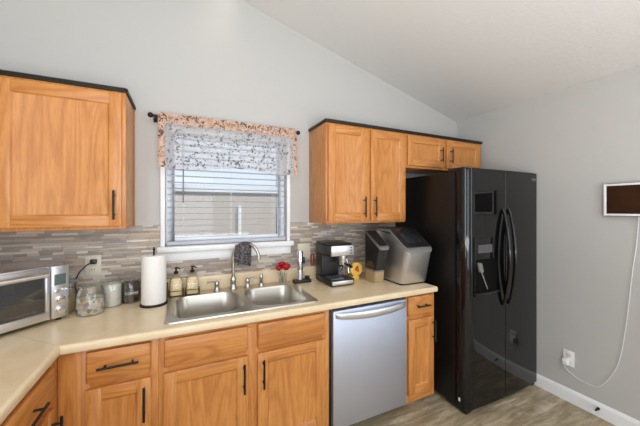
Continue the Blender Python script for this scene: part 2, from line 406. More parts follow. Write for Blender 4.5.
# outside
g = struct(MB().box(-14, 10, .3, 16, -.3, -.2, 'grass').build('trim_ground', smooth=False)); g.name = 'lawn'
tag(g, 'lawn outside behind the kitchen window', 'lawn')
fe = thing('wooden_fence', 'pale beige board fence seen blurred through the window blinds', 'fence', (-1.5, 4.0, -.2))
m = MB(); x = -7.0
while x < 5: m.box(x, x+.1442, 4.0, 4.02, -.2, 1.86, 'fence'); x += .145
part(m, 'fence_boards', fe, smooth=False)
for px in (-4.4, -1.62, 1.6):
    part(MB().box(px-.03, px+.03, 3.93, 4.0, -.2, 1.55, 'white'), 'fence_post', fe, bevel=.004)

# ------------------------------------------------------------------ blinds
bl = thing('window_blind', 'white horizontal slat blind hanging in the kitchen window', 'window blind', ((WX0+WX1)/2, .02, 2.05))
bx0, bx1 = WX0+.012, WX1-.006
part(MB().box(bx0, bx1, .0, .045, 2.01, 2.055, 'vinyl'), 'headrail', bl, bevel=.003)
m = MB(); z = 1.975
while z > 1.28:
    c = z; ang = radians(-6); h = .0235
    p = [(.024-h*cos(ang), c-h*sin(ang)), (.024, c+.002), (.024+h*cos(ang), c+h*sin(ang)), (.024, c-.0008)]
    m.prism(p, bx0, bx1, 'slat', 'X'); z -= .0435
part(m, 'slats', bl)
part(MB().box(bx0, bx1, .004, .044, 1.238, 1.262, 'slat'), 'bottom_rail', bl, bevel=.003)
m = MB()
for cx in (bx0+.10, (bx0+bx1)/2, bx1-.10):
    for cy in (.0, .048): m.tube([(cx, cy, 2.02), (cx, cy, 1.26)], .0009, 'white', 5)
part(m, 'ladder_cord', bl)
part(MB().tube([(-2.68, -.006, 2.02), (-2.68, -.012, 1.53)], .004, 'greytop', 8), 'tilt_wand', bl)

# curtain rod and valance
rod = thing('curtain_rod', 'dark bronze curtain rod with ball finials above the window', 'curtain rod', (-2.37, -.075, 2.088))
part(MB().tube([(-2.865, -.075, 2.085), (-1.87, -.075, 2.085)], .007, 'bronze'), 'pole', rod)
for sx in (-2.868, -1.866):
    part(MB().ball((sx, -.075, 2.085), .017, 'bronze'), 'finial', rod)
for sx in (-2.845, -1.89):
    m = MB().tube([(sx, 0, 2.085), (sx, -.075, 2.085)], .006, 'bronze'); m.box(sx-.012, sx+.012, -.006, 0, 2.06, 2.11, 'bronze'); part(m, 'bracket', rod)
val = thing('valance', 'sheer white valance with a dark vine print and peach floral border', 'valance', (-2.37, -.08, 2.09))
VX0, VX1 = -2.825, -1.885
def vfn(u, v):
    x = VX0+(VX1-VX0)*u; z = 2.108-.352*v-.012*sin(u*9)*v
    a = .006+.014*min(v*3, 1)
    y = -.087-a*(.5+.5*sin(u*62+2*sin(u*17)))-.012*v
    if v < .12: y = -.086-.004*sin(u*150)
    return (x+.006*sin(u*40)*v, y, z)
m = MB().grid(vfn, 190, 30, lambda u, v: 'floral' if (v < .2 or u < .035 or u > .962) else 'sheer'); part(m, 'panel', val)
m = MB().grid(lambda u, v: (VX0+(VX1-VX0)*u, -.062+.003*sin(u*150), 2.108-.05*v), 190, 3, 'floral'); part(m, 'rod_pocket', val)

# ------------------------------------------------------------------ backsplash
m = MB(); T = .008
m.box(XL, WX0-.03, -T, 0, 1.0095, 1.378, 'tile'); m.box(WX0-.03, WX1+.03, -T, 0, 1.0095, 1.135, 'tile'); m.box(WX1+.03, -.86, -T, 0, 1.0095, 1.378, 'tile')
bs = m.build('tile_backsplash', smooth=False); struct(bs)
tag(bs, 'grey and tan mosaic strip tile backsplash along the back wall', 'backsplash')

# ------------------------------------------------------------------ cabinets
def panel_door(m, x0, x1, z0, z1, yf, th=.02, st=.056, axis='Y'):
    """recessed panel oak door; front at yf facing -Y (axis 'Y') """
    yb = yf+th
    m.box(x0, x0+st, yf, yb, z0, z1, 'oakZ'); m.box(x1-st, x1, yf, yb, z0, z1, 'oakZ')
    m.box(x0+st, x1-st, yf+.0006, yb, z0, z0+st, 'oakX'); m.box(x0+st, x1-st, yf+.0006, yb, z1-st, z1, 'oakX')
    # sloped moulding into the recess
    a0, a1, b0, b1 = x0+st, x1-st, z0+st, z1-st; d = .009; r = .007; yr = yf+d
    q = [(a0, yf+.001, b0), (a1, yf+.001, b0), (a1, yf+.001, b1), (a0, yf+.001, b1)]
    p = [(a0+r, yr, b0+r), (a1-r, yr, b0+r), (a1-r, yr, b1-r), (a0+r, yr, b1-r)]
    Q = [m.bm.verts.new(v) for v in q]; P = [m.bm.verts.new(v) for v in p]
    for i in range(4): m.face([Q[i], Q[(i+1) % 4], P[(i+1) % 4], P[i]], 'oakX' if i % 2 == 0 else 'oakZ')
    m.face(P, 'oakZ')
def bar_pull(cx, cz, yf, L, vertical, parent, label=None):
    m = MB(); r = .0055; yo = yf-.03
    if vertical:
        m.tube([(cx, yo, cz-L/2), (cx, yo, cz+L/2)], r, 'matteblack', 10)
        for s in (-1, 1): m.tube([(cx, yo, cz+s*L*.33), (cx, yf, cz+s*L*.33)], .0045, 'matteblack', 8)
    else:
        m.tube([(cx-L/2, yo, cz), (cx+L/2, yo, cz)], r, 'matteblack', 10)
        for s in (-1, 1): m.tube([(cx+s*L*.33, yo, cz), (cx+s*L*.33, yf, cz)], .0045, 'matteblack', 8)
    return part(m, 'handle', parent, weld=False)
def door(parent, x0, x1, z0, z1, yf, hx, hz, L=.155):
    m = MB(); panel_door(m, x0, x1, z0, z1, yf); d = part(m, 'door', parent, bevel=.0018, weld=False)
    bar_pull(hx, hz, yf, L, True, d); return d
def drawer(parent, x0, x1, z0, z1, yf, handle=True, name='drawer', L=.155):
    m = MB(); e = .006
    m.prism([(x0, yf+.007), (x0+e, yf), (x1-e, yf), (x1, yf+.007), (x1, yf+.02), (x0, yf+.02)], z0, z1, 'oakX', 'Z')
    d = part(m, name, parent, bevel=.0025)
    if handle: bar_pull((x0+x1)/2, (z0+z1)/2, yf, L, False, d)
    return d
UY, UF = -.306, -.326
def upper(name, label, x0, x1, z0, z1):
    c = thing(name, label, 'cabinet', ((x0+x1)/2, -.15, z0), group='oak wall cabinets')
    m = MB(); m.box(x0, x1, UY+.02, -.0, z0+.012, z1, 'oakZ'); m.box(x0, x1, UY, UY+.02, z0, z1, 'oakZ')
    m.box(x0, x1, UY+.02, -.0, z0, z0+.012, 'oakX')
    part(m, 'body', c, bevel=.0012, weld=False); return c
cl = upper('wall_cabinet', 'large oak wall cabinet left of the window, above the toaster oven', -3.52, -2.964, 1.378, 2.124)
door(cl, -3.478, -2.981, 1.396, 2.108, UF, -3.012, 1.508)
part(MB().box(-3.797, -3.521, UY, 0, 1.378, 2.124, 'oakZ'), 'filler_panel', cl, bevel=.001)
part(MB().box(-2.9635, -2.960, -.03, -.002, 1.378, 2.124, 'oakZ'), 'scribe_strip', cl, bevel=.001)
ca = upper('wall_cabinet', 'tall double-door oak wall cabinet between the window and the refrigerator', -1.739, -.989, 1.378, 2.124)
door(ca, -1.724, -1.388, 1.396, 2.108, UF, -1.418, 1.503); door(ca, -1.349, -1.003, 1.396, 2.108, UF, -1.319, 1.503)
cb = upper('wall_cabinet', 'short double-door oak wall cabinet above the black refrigerator', -.988, -.03, 1.838, 2.124)
door(cb, -.974, -.556, 1.856, 2.108, UF, -.598, 1.965, .13); door(cb, -.516, -.07, 1.856, 2.108, UF, -.476, 1.965, .13)
# top trims
def rope(name, label, x0, x1, twist, ret):
    m = MB()
    if twist:
        m.box(x0, x1+.006, UY-.012, 0, 2.1245, 2.131, 'matteblack')
        n = 95
        for i in range(n):
            x = x0+(x1-x0)*i/n; m.tube([(x-.004, UY-.006, 2.132), (x+.007, UY-.006, 2.146)], .0055, 'matteblack', 6)
        for i in range(45):
            y = UY*(i/45); m.tube([(x1+.001, y+.004, 2.132), (x1+.001, y-.005, 2.146)], .0055, 'matteblack', 6)
        m.box(x0, x1-.002, UY-.002, 0, 2.131, 2.141, 'matteblack')
    else:
        m.box(x0-.008, x1+.004, UY-.016, 0, 2.1245, 2.146, 'matteblack')
    return tag(m.build(name, bevel=.001 if not twist else 0, weld=False), label, 'trim')
rope('cabinet_top_trim', 'black rope-twist trim along the top of the left wall cabinet', -3.797, -2.962, True, 0)
rope('cabinet_top_trim', 'flat black trim along the top of the wall cabinets right of the window', -1.739, -.03, False, 0)

# base cabinets
BF, BD = -.610, -.630
def base(name, label, x0, x1, side_right=False):
    c = thing(name, label, 'cabinet', ((x0+x1)/2, -.3, 0), group='oak base cabinets')
    m = MB(); m.box(x0, x1, BF+.02, 0, .105, .10501 if False else .12, 'oakX')
    m.box(x0, x0+.016, BF+.02, 0, .12, .874, 'oakZ'); m.box(x1-.016, x1, BF+.02, 0, .12, .874, 'oakZ'); m.box(x0+.016, x1-.016, -.02, 0, .12, .70, 'oakZ')
    part(m, 'body', c, bevel=.001, weld=False)
    m = MB(); m.box(x0+.002, x1-.002, BF+.145, BF+.16, 0, .105, 'oakX'); part(m, 'toe_kick', c)
    return c
def frame(c, x0, x1, xs, rails, side=.022):
    m = MB(); m.box(x0, x0+side, BF, BF+.02, .105, .874, 'oakZ'); m.box(x1-side, x1, BF, BF+.02, .105, .874, 'oakZ')
    m.box(x0+side, x1-side, BF, BF+.02, .84, .874, 'oakX'); m.box(x0+side, x1-side, BF, BF+.02, .105, .17, 'oakX')
    m.box(x0+side, x1-side, BF, BF+.02, .69, .735, 'oakX')
    for a, b in xs: m.box(a, b, BF-.0005, BF+.02, .17, .84, 'oakZ')
    part(m, 'face_frame', c, bevel=.001, weld=False)
c1 = base('base_cabinet', 'oak base cabinet left of the sink cabinet with one drawer over one door', -3.16, -2.786)
frame(c1, -3.16, -2.786, [], 0, .040)
part(MB().box(-3.16, -3.050, BF-.001, BF+.02, .105, .874, 'oakZ'), 'corner_stile', c1, bevel=.001)
drawer(c1, -3.062, -2.817, .727, .860, BD); door(c1, -3.062, -2.817, .165, .697, BD, -2.842, .592)
c2 = base('sink_cabinet', 'wide oak base cabinet under the double sink with two doors', -2.785, -1.868)
frame(c2, -2.785, -1.868, [(-2.376, -2.300)], 0, .045)
for a, b in ((-2.764, -2.366), (-2.312, -1.905)): drawer(c2, a, b, .727, .856, BD, False, 'false_front')
door(c2, -2.764, -2.366, .165, .697, BD, -2.388, .592); door(c2, -2.312, -1.905, .165, .697, BD, -2.284, .592)
c3 = base('base_cabinet', 'narrow oak base cabinet between the dishwasher and the refrigerator', -1.256, -.985)
frame(c3, -1.256, -.985, [], 0, .035)
drawer(c3, -1.246, -1.01, .727, .862, BD, L=.12); door(c3, -1.246, -1.01, .165, .697, BD, -1.02, .60)
# run along the left wall, facing +X
c4 = thing('base_cabinet', 'oak base cabinet with drawers under the left countertop, facing right', 'cabinet', (-3.4, -1.4, 0), group='oak base cabinets')
part(MB().box(-3.78, -3.18, -2.6, -.64, .105, .874, 'oakZ'), 'body', c4, bevel=.001)
part(MB().box(-3.18, -3.1605, -2.6, -.6115, .105, .874, 'oakZ'), 'face_frame', c4, bevel=.001)
part(MB().box(-3.26, -3.24, -2.6, -.64, 0, .105, 'oakY'), 'toe_kick', c4)
for a, b in ((-1.16, -.70), (-1.66, -1.20), (-2.16, -1.70)):
    m = MB(); m.prism([(a, .727), (b, .727), (b, .860), (a, .860)], -3.162, -3.142, 'oakY', 'X'); dr = part(m, 'drawer', c4, bevel=.004)
    m = MB(); yc = (a+b)/2; m.tube([(-3.112, yc-.08, .795), (-3.112, yc+.08, .795)], .0055, 'matteblack')
    for s in (-1, 1): m.tube([(-3.112, yc+s*.05, .795), (-3.142, yc+s*.05, .795)], .0045, 'matteblack', 8)
    part(m, 'handle', dr, weld=False)
    m = MB(); st = .056
    m.box(-3.162, -3.142, a, a+st, .165, .697, 'oakZ'); m.box(-3.162, -3.142, b-st, b, .165, .697, 'oakZ')
    m.box(-3.162, -3.143, a+st, b-st, .165, .165+st, 'oakY'); m.box(-3.162, -3.143, a+st, b-st, .697-st, .697, 'oakY'); m.box(-3.162, -3.151, a+st, b-st, .165+st, .697-st, 'oakZ')
    dd = part(m, 'door', c4, bevel=.0015, weld=False)
    m = MB(); m.tube([(-3.112, b-.03, .515), (-3.112, b-.03, .67)], .0055, 'matteblack'); 
    for s in (.54, .645): m.tube([(-3.112, b-.03, s), (-3.142, b-.03, s)], .0045, 'matteblack', 8)
    part(m, 'handle', dd, weld=False)

# ------------------------------------------------------------------ countertop
SX0, SX1, SY0, SY1 = -2.752, -1.936, -.572, -.058      # sink cut-out
CT, CB, CE = .916, .877, -.645
ct = thing('countertop', 'beige laminate countertop running along the back and left walls', 'countertop', (-2.4, -.3, CB))
m = MB(); XE = -.984; XI = -3.142; r = .012
def slab(x0, x1, y0, y1): m.box(x0, x1, y0, y1, CB, CT, 'laminate')
slab(XL+.001, SX0, CE+r, -.001); slab(SX1, XE-r, CE+r, -.001); slab(SX0, SX1, CE+r, SY0); slab(SX0, SX1, SY1, -.001)
slab(XL+.001, XI-r, -2.6, CE+r)
# rounded nosing swept along the front edge
prof = [(0, CT), (.005, CT-.0012), (.0095, CT-.0045), (.012, CT-.0105), (.012, CB+.006), (.0095, CB+.001), (0, CB)]
path = [((XI-r, -2.6), (1, 0)), ((XI-r, CE+r), (1, -1)), ((XE-r, CE+r), (1, -1)), ((XE-r, -.001), (1, 0))]
rings = [[m.bm.verts.new((p[0]+d[0]*o, p[1]+d[1]*o, z)) for o, z in prof] for p, d in path]
for a, b in zip(rings, rings[1:]):
    for i in range(len(prof)-1): m.face([a[i], b[i], b[i+1], a[i+1]], 'laminate')
part(m, 'worktop', ct, weld=False)
m = MB(); m.prism([(XI-r-.0006, CE+r), (XI-r+.0006, CE+r+.0004), (XL+.03, -.03), (XL+.029, -.031)], CT-.001, CT+.0003, 'seam', 'Z'); part(m, 'mitre_seam', ct)
m = MB(); m.box(XL+.021, -.975, -.02, -.0005, CT+.0004, 1.009, 'laminate'); m.box(XL+.021, -.975, -.024, -.0085, CT+.0004, 1.016, 'laminate')
tag(m.build('counter_lip', bevel=.003, weld=False), 'beige laminate lip standing on the counter along the back wall', 'backsplash lip')
tag(MB().box(XL+.001, XL+.02, -2.6, -.001, CT+.0004, 1.016, 'laminate').build('counter_lip', bevel=.003), 'beige laminate lip standing on the counter along the left wall', 'backsplash lip')

# ------------------------------------------------------------------ sink
def rrect(x0, x1, y0, y1, r, n=7):
    rs = r if isinstance(r, (list, tuple)) else [r]*4
    P = []
    for (cx, cy, a, q) in ((x1, y1, 0, rs[0]), (x0, y1, 90, rs[1]), (x0, y0, 180, rs[2]), (x1, y0, 270, rs[3])):
        ox = cx-q if cx == x1 else cx+q; oy = cy-q if cy == y1 else cy+q
        for i in range(n+1):
            t = radians(a+90*i/n); P.append((ox+q*cos(t), oy+q*sin(t)))
    return P
sk = thing('double_sink', 'stainless steel double bowl sink set into the beige countertop', 'sink', (-2.34, -.31, .75))
ZS = .9225
m = MB(); outer = rrect(-2.764, -1.924, -.586, -.045, .03)
bowls = [(-2.722, -2.352, -.548, -.142, [.09, .07, .07, .12]), (-2.312, -1.966, -.548, -.142, [.07, .09, .12, .07])]
loops = [outer]+[rrect(a, b, c, d, rr) for a, b, c, d, rr in bowls]
edges = []
tops = []
for L_ in loops:
    vs = [m.bm.verts.new((x, y, ZS)) for x, y in L_]; tops.append(vs)
    for i in range(len(vs)): edges.append(m.bm.edges.new((vs[i], vs[(i+1) % len(vs)])))
res = bmesh.ops.triangle_fill(m.bm, use_beauty=True, use_dissolve=False, edges=edges)
m.mi('sink')
lo = [m.bm.verts.new((x*1+(-.0 if True else 0), y, .9162)) for x, y in rrect(-2.767, -1.921, -.589, -.042, .033)]
n = len(lo)
for i in range(n): m.face([tops[0][i], lo[i], lo[(i+1) % n], tops[0][(i+1) % n]], 'sink')
part(m, 'rim', sk, weld=False)
for k, (a, b, c, d, rr) in enumerate(bowls):
    m = MB(); prev = None
    levels = [(0, ZS, 0), (.002, ZS-.003, 0), (.006, ZS-.012, 0), (.014, .80, 0), (.02, .765, 0), (.035, .748, 0), (.06, .742, 0)]
    for ins, z, _ in levels:
        cur = [m.bm.verts.new((x, y, z)) for x, y in rrect(a+ins, b-ins, c+ins, d-ins, [max(q-ins*.3, .02) for q in rr])]
        if prev:
            for i in range(len(cur)): m.face([prev[i], prev[(i+1) % n], cur[(i+1) % n], cur[i]], 'sink')
        prev = cur
    m.face(prev, 'sink')
    bo = part(m, 'bowl', sk)
    cx, cy = (a+b)/2, (c+d)/2
    part(MB().lathe([(.043, .742), (.043, .7435), (.034, .7435), (.03, .741), (.012, .741)], (cx, cy, 0), 'chrome'), 'drain', bo)

# faucet set
fa = thing('kitchen_faucet', 'brushed nickel gooseneck faucet at the back of the sink', 'faucet', (-2.36, -.085, ZS))
part(MB().lathe([(.026, 0), (.026, .005), (.021, .014), (.019, .045), (.0215, .06), (.018, .078), (.0125, .088)], (-2.36, -.085, ZS), 'nickel'), 'base', fa)
dx, dy = .78, -.626; R = .098; pts = [(-2.36, -.085, 1.0), (-2.36, -.085, 1.06), (-2.36, -.085, 1.147)]
for i in range(1, 20):
    t = pi*i/20*1.0; q = R-R*cos(t); pts.append((-2.36+dx*q, -.085+dy*q, 1.147+R*sin(t)))
part(MB().tube(pts, .0105, 'nickel', 14), 'spout', fa)
e = Vector(pts[-1]); e2 = e+Vector((0, 0, -.022)); part(MB().tube([e, e2], .0135, 'nickel', 14), 'aerator', fa)
def lever(x, y, dirx, label):
    t = thing('faucet_handle', label, 'faucet handle', (x, y, ZS), group=None)
    part(MB().lathe([(.023, 0), (.023, .005), (.018, .012), (.015, .035), (.018, .048), (.014, .062), (.006, .07)], (x, y, ZS), 'nickel'), 'base', t)
    part(MB().tube([(x, y, ZS+.058), (x+dirx*.03, y-.004, ZS+.066), (x+dirx*.065, y-.006, ZS+.064)], [.006, .0055, .007], 'nickel'), 'lever', t)
lever(-2.47, -.092, -1, 'nickel lever handle left of the gooseneck faucet'); lever(-2.262, -.092, 1, 'nickel lever handle between the gooseneck faucet and the side sprayer')
sp = thing('side_sprayer', 'nickel side sprayer on the sink deck, right of the faucet handles', 'sprayer', (-2.163, -.095, ZS))
part(MB().lathe([(.02, 0), (.02, .005), (.015, .015), (.0145, .022)], (-2.163, -.095, ZS), 'nickel'), 'base', sp)
part(MB().lathe([(.011, .022), (.0125, .04), (.014, .06), (.013, .078), (.008, .088)], (-2.163, -.095, ZS), 'nickel'), 'head', sp)
# dishcloth draped over the spout
D = Vector((dx, dy, 0)); NN = Vector((dy, -dx, 0))
m = MB(); W = .105
def cfn(u, v):
    q = .078+W*(u-.5)
    c = min(max((R-q)/R, -1), 1); top = max(1.147+R*math.sqrt(max(1-c*c, 0))+.0135, 1.236)
    a = (v-.5)*2; w_ = .0185
    bot = (1.092 if a < 0 else 1.104)+.006*sin(u*7+a)
    if abs(a) < .16: off = w_*sin(a/.16*pi/2); z = top-.008*(1-cos(a/.16*pi/2))
    else:
        f = (abs(a)-.16)/.84; off = (1 if a > 0 else -1)*(w_+.005*f*sin(u*15+a*3)); z = (top-.008)*(1-f)+bot*f
    p = Vector((-2.36, -.085, 0))+D*q+NN*off
    return (p.x, p.y, z)
m.grid(cfn, 18, 40, 'cloth'); 
dc = m.build('dishcloth'); tag(dc, 'charcoal printed dishcloth draped over the gooseneck faucet', 'dishcloth')
sm = dc.modifiers.new('thickness', 'SOLIDIFY'); sm.thickness = .004

# ------------------------------------------------------------------ dishwasher
dw = thing('dishwasher', 'stainless steel dishwasher with a curved bar handle under the countertop', 'dishwasher', (-1.56, -.3, 0))
part(MB().box(-1.86, -1.262, -.595, -.02, .121, .868, 'black'), 'body', dw, bevel=.002)
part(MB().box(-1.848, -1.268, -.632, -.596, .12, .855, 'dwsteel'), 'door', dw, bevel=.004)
part(MB().box(-1.848, -1.268, -.465, -.455, .0, .12, 'black'), 'toe_kick', dw)
def hfn(u, v):
    x = -1.832+.55*u; bow = 1-(2*u-1)**2
    zt = .846-.006*bow; zb = .812-.020*bow
    y = -.634-.036*(bow**.45)
    ang = v*2*pi; h = (zt-zb)/2; mid = (zt+zb)/2
    return (x, y-.006*cos(ang), mid+h*sin(ang))
part(MB().grid(hfn, 30, 12, 'steel'), 'handle', dw)

# ------------------------------------------------------------------ refrigerator
fr = thing('refrigerator', 'glossy black side-by-side refrigerator against the right wall', 'refrigerator', (-.42, -.4, 0))
FX0, FX1 = -.860, .006
part(MB().box(FX0+.003, FX1-.006, -.69, -.03, .03, 1.765, 'fridgeside'), 'body', fr, bevel=.006)
def fy(x): t = (x-(FX0+FX1)/2)/((FX1-FX0)/2); return -.788-.016*(1-t*t)
def fdoor(x0, x1, lr, rr, name='door'):
    P = [(x0, -.705)]
    r = lr
    if r > .006:
        for i in range(9): a = pi/2*i/8; P.append((x0+r-r*cos(a), fy(x0+r)+r-r*sin(a)))
    else: P += [(x0, fy(x0)+.0015), (x0+.0015, fy(x0))]
    for i in range(1, 14): x = x0+r+(x1-rr-x0-r)*i/14; P.append((x, fy(x)))
    r = rr
    if r > .006:
        for i in range(9): a = pi/2*i/8; P.append((x1-r+r*sin(a), fy(x1-r)+r-r*cos(a)))
    else: P += [(x1-.0015, fy(x1)), (x1, fy(x1)+.0015)]
    P.append((x1, -.705))
    return P
zb, zt = .042, 1.782
m = MB(); m.prism(fdoor(FX0, -.448, .072, .003), zb, zt, 'fridge', 'Z'); d1 = part(m, 'door', fr)
m = MB(); m.prism(fdoor(-.442, FX1, .003, .012), zb, zt, 'fridge', 'Z'); d2 = part(m, 'door', fr)
part(MB().box(FX0+.008, FX1-.012, -.706, -.690, .07, 1.77, 'darkvoid'), 'door_gasket', fr)
part(MB().box(FX0+.12, FX1-.12, -.705, -.69, .02, .06, 'black'), 'kick_plate', fr, bevel=.002)
for a, b in ((FX0+.012, FX0+.13), (FX1-.012, FX1-.13)):
    m = MB(); m.prism([(a, .010), (a+(b-a)*.35, .010), (b, .036), (b, .0412), (a, .0412)], -.775, -.60, 'black', 'Y'); part(m, 'hinge_bracket', fr, bevel=.003)
for sx in (FX0+.05, FX1-.05):
    part(MB().lathe([(.02, 0), (.02, .03)], (sx, -.66, 0), 'black', 14), 'foot', fr)
    part(MB().box(sx-.045, sx+.03, -.76, -.62, 1.7655, 1.792, 'black'), 'hinge_cover', fr, bevel=.006)
def arc_handle(x, parent):
    m = MB(); P = []; y = fy(x)
    for i in range(25):
        t = i/24; b = sin(pi*t)**.75; P.append((x, y-.004-.050*b, 1.485-.73*t))
    m.tube(P, [.011+.004*sin(pi*i/24) for i in range(25)], 'fridge', 12); part(m, 'handle', parent)
arc_handle(-.480, d1); arc_handle(-.410, d2)
# dispenser in the left door
dp = thing('tmp', None, None, (0, 0, 0)); bpy.data.objects.remove(dp)
y0 = fy(-.70)
m = MB(); m.box(-.79, -.545, y0-.004, y0+.01, .85, 1.275, 'fridge'); disp = part(m, 'dispenser', d1, bevel=.002)
part(MB().box(-.782, -.552, y0-.0062, y0-.0042, .872, 1.12, 'darkvoid'), 'recess', d1)  # flat panel on the door; the hollow's shade is its dark colour
part(MB().box(-.755, -.60, y0-.0062, y0-.0042, 1.165, 1.225, 'ctrl'), 'control_panel', d1)
m = MB(); m.prism([(-.775, 1.10), (-.735, 1.095), (-.715, 1.03), (-.755, 1.03)], y0-.022, y0-.0066, 'greytop', 'Y'); part(m, 'spout', d1, bevel=.003)
m = MB(); m.tube([(-.73, y0-.012, 1.03), (-.665, y0-.012, .90)], .004, 'steel', 8); part(m, 'lever', d1)
part(MB().box(-.782, -.552, y0-.030, y0-.0066, .872, .882, 'black'), 'drip_tray', d1)
m = MB()
for i, wd in enumerate((.011, .007, .011, .006, .009, .010)): m.box(-.098+i*.0125, -.098+i*.0125+wd, fy(-.06)-.0012, fy(-.06)+.004, 1.728, 1.737, 'chrome')
m.box(-.098, -.025, fy(-.06)-.0012, fy(-.06)+.004, 1.719, 1.7215, 'chrome'); part(m, 'badge', d2, weld=False)
part(MB().box(FX0-.0012, FX0+.001, -.735, -.722, .085, .11, 'white'), 'sticker', d1)

# ------------------------------------------------------------------ toaster oven (sits at 45 degrees in the corner)
to = thing('toaster_oven', 'stainless steel toaster oven with glass door in the counter corner', 'toaster oven', (-3.222, -.262, CT), radians(45))
# local frame: +x towards the right end of the front, -x left, +y into the corner; front at y=0
Wd, Dp, z0, z1 = .46, .30, .016, .284
m = MB(); m.box(-Wd, 0, .012, Dp, z1-.012, z1, 'steel'); m.box(-Wd, -Wd+.01, .012, Dp, z0, z1-.012, 'steel'); m.box(-.085, 0, .012, Dp, z0, z1-.012, 'steel')
m.box(-Wd+.01, -.085, .012, Dp, z0, z0+.01, 'ovendark'); m.box(-Wd+.01, -.085, Dp-.01, Dp, z0+.01, z1-.012, 'ovendark'); m.box(-Wd+.01, -.0855, .012, Dp-.01, z1-.018, z1-.012, 'ovendark')
m.box(-.0855, -.085, .012, Dp, z0, z1-.012, 'ovendark')
part(m, 'body', to, local=True, bevel=.003, weld=False)
m = MB(); m.box(-.078, 0, -.006, .012, z0, z1, 'steel'); cp = part(m, 'control_panel', to, local=True, bevel=.008)
part(MB().box(-.066, -.016, -.0075, -.005, .185, .24, 'lcd'), 'display', cp, local=True, bevel=.001)
def knob(x, z, r, dpt, name='knob'):
    m = MB(); P = [(r*1.15, 0), (r*1.15, .004), (r, .005), (r*.92, dpt), (r*.5, dpt+.001)]
    seg = 22; rings = [[m.bm.verts.new((x+q*cos(2*pi*i/seg), -.006-h, z+q*sin(2*pi*i/seg))) for i in range(seg)] for q, h in P]
    for a, b in zip(rings, rings[1:]):
        for i in range(seg): m.face([a[i], a[(i+1) % seg], b[(i+1) % seg], b[i]], 'chrome')
    m.face(rings[-1], 'chrome'); part(m, name, cp, local=True)
knob(-.040, .112, .017, .017); knob(-.040, .058, .018, .017)
for bx in (-.055, -.028, -.014): knob(bx, .155 if bx < -.03 else .158, .006 if bx > -.05 else .009, .004, 'button')
m = MB(); a, b = -Wd, -.084
m.box(a, b, -.004, .011, z0+.006, z0+.045, 'steel'); m.box(a, b, -.004, .011, z1-.052, z1-.006, 'steel'); m.box(a, a+.02, -.004, .011, z0+.045, z1-.052, 'steel'); m.box(b-.016, b, -.004, .011, z0+.045, z1-.052, 'steel')
od = part(m, 'door', to, local=True, bevel=.002, weld=False)
part(MB().box(a+.02, b-.016, .001, .005, z0+.045, z1-.052, 'ovenglass'), 'glass', od, local=True)
m = MB(); m.tube([(a+.03, -.035, z1-.035), (b-.02, -.035, z1-.035)], .010, 'steel', 14)
for hx in (a+.05, b-.035): m.tube([(hx, -.035, z1-.035), (hx, 0, z1-.035)], .006, 'steel', 8)
part(m, 'handle', od, local=True, weld=False)
m = MB()
for i in range(13): m.tube([(a+.03+i*.028, .03, .12), (a+.03+i*.028, Dp-.03, .12)], .0015, 'chrome', 6)
for yy in (.03, Dp-.03): m.tube([(a+.02, yy, .12), (b-.01, yy, .12)], .0025, 'chrome', 6)
m.box(a+.03, b-.03, .04, Dp-.04, .062, .068, 'steel')
part(m, 'rack', to, local=True, weld=False)
for fx, fy_ in ((-.03, .03), (-Wd+.03, .03), (-.03, Dp-.03), (-Wd+.03, Dp-.03)):
    part(MB().lathe([(.012, 0), (.013, .017)], (fx, fy_, 0), 'black', 12), 'foot', to, local=True)

# ------------------------------------------------------------------ jars
def jar(x, y, r, h, fill, fh, label, group, lid='glass', belly=0.0, lidknob=True, slots=None):
    t = thing('glass_jar', label, 'jar', (x, y, CT), group=group)
    p = [(r*.90, 0), (r*.97, .004), (r+belly, h*.25), (r+belly, h*.55), (r, h*.78), (r*.84, h*.88), (r*.84, h*.91)]
    part(MB().lathe([(r*.82, .0005)]+p, (x, y, CT), 'jarglass', 30, False), 'body', t)
    q = [(a*.93, max(z, .005)) for a, z in p if z < fh]+[((r+belly*.6)*.90, fh), (.001, fh+.004)]
    part(MB().lathe([(.001, .005)]+q, (x, y, CT), fill, 30, False), 'contents', t)
    part(MB().lathe([(r*.86, h*.915), (r*.95, h*.925), (r*.95, h*.965), (r*.8, h*.985), (r*.3, h)], (x, y, CT), lid, 30), 'lid', t)
    return t
G = None
jar(-3.262, -.128, .048, .175, 'pasta', .085, 'narrow glass jar of cream dry goods beside the toaster oven', G, 'blueglass')
jar(-3.137, -.232, .062, .165, 'mixed', .088, 'big round glass jar of mixed coloured contents, in front of the wall outlet', G, 'glass', .006)
jar(-3.062, -.122, .052, .160, 'flour', .130, 'glass jar of white powder, third jar from the toaster oven', G, 'glass')
cj = jar(-2.966, -.092, .050, .148, 'coffee', .120, 'glass jar of dark ground coffee with white COFFEE lettering', G, 'glass')
def text_mesh(txt, size, m_):
    cu = bpy.data.curves.new('lettering', 'FONT'); cu.body = txt; cu.size = size; cu.align_x = 'CENTER'; cu.align_y = 'CENTER'; cu.extrude = .0004; cu.resolution_u = 3
    to_ = bpy.data.objects.new('lettering', cu); COL.objects.link(to_); bpy.context.view_layer.update()
    me = bpy.data.meshes.new_from_object(to_.evaluated_get(bpy.context.evaluated_depsgraph_get())); bpy.data.objects.remove(to_)
    me.materials.clear(); me.materials.append(M[m_]); return me
for txt, size, dz in (('COFFEE', .022, .062), ('hot', .010, .080)):
    me = text_mesh(txt, size, 'ltext'); r = .0512; a0 = math.atan2(-2.189+.092, -2.678+2.966)
    for v in me.vertices:
        a = a0+v.co.x/r; zz = v.co.y; rr = r+v.co.z; v.co = (rr*cos(a), rr*sin(a), dz+zz)
    o = bpy.data.objects.new('lettering', me); COL.objects.link(o); o.parent = cj

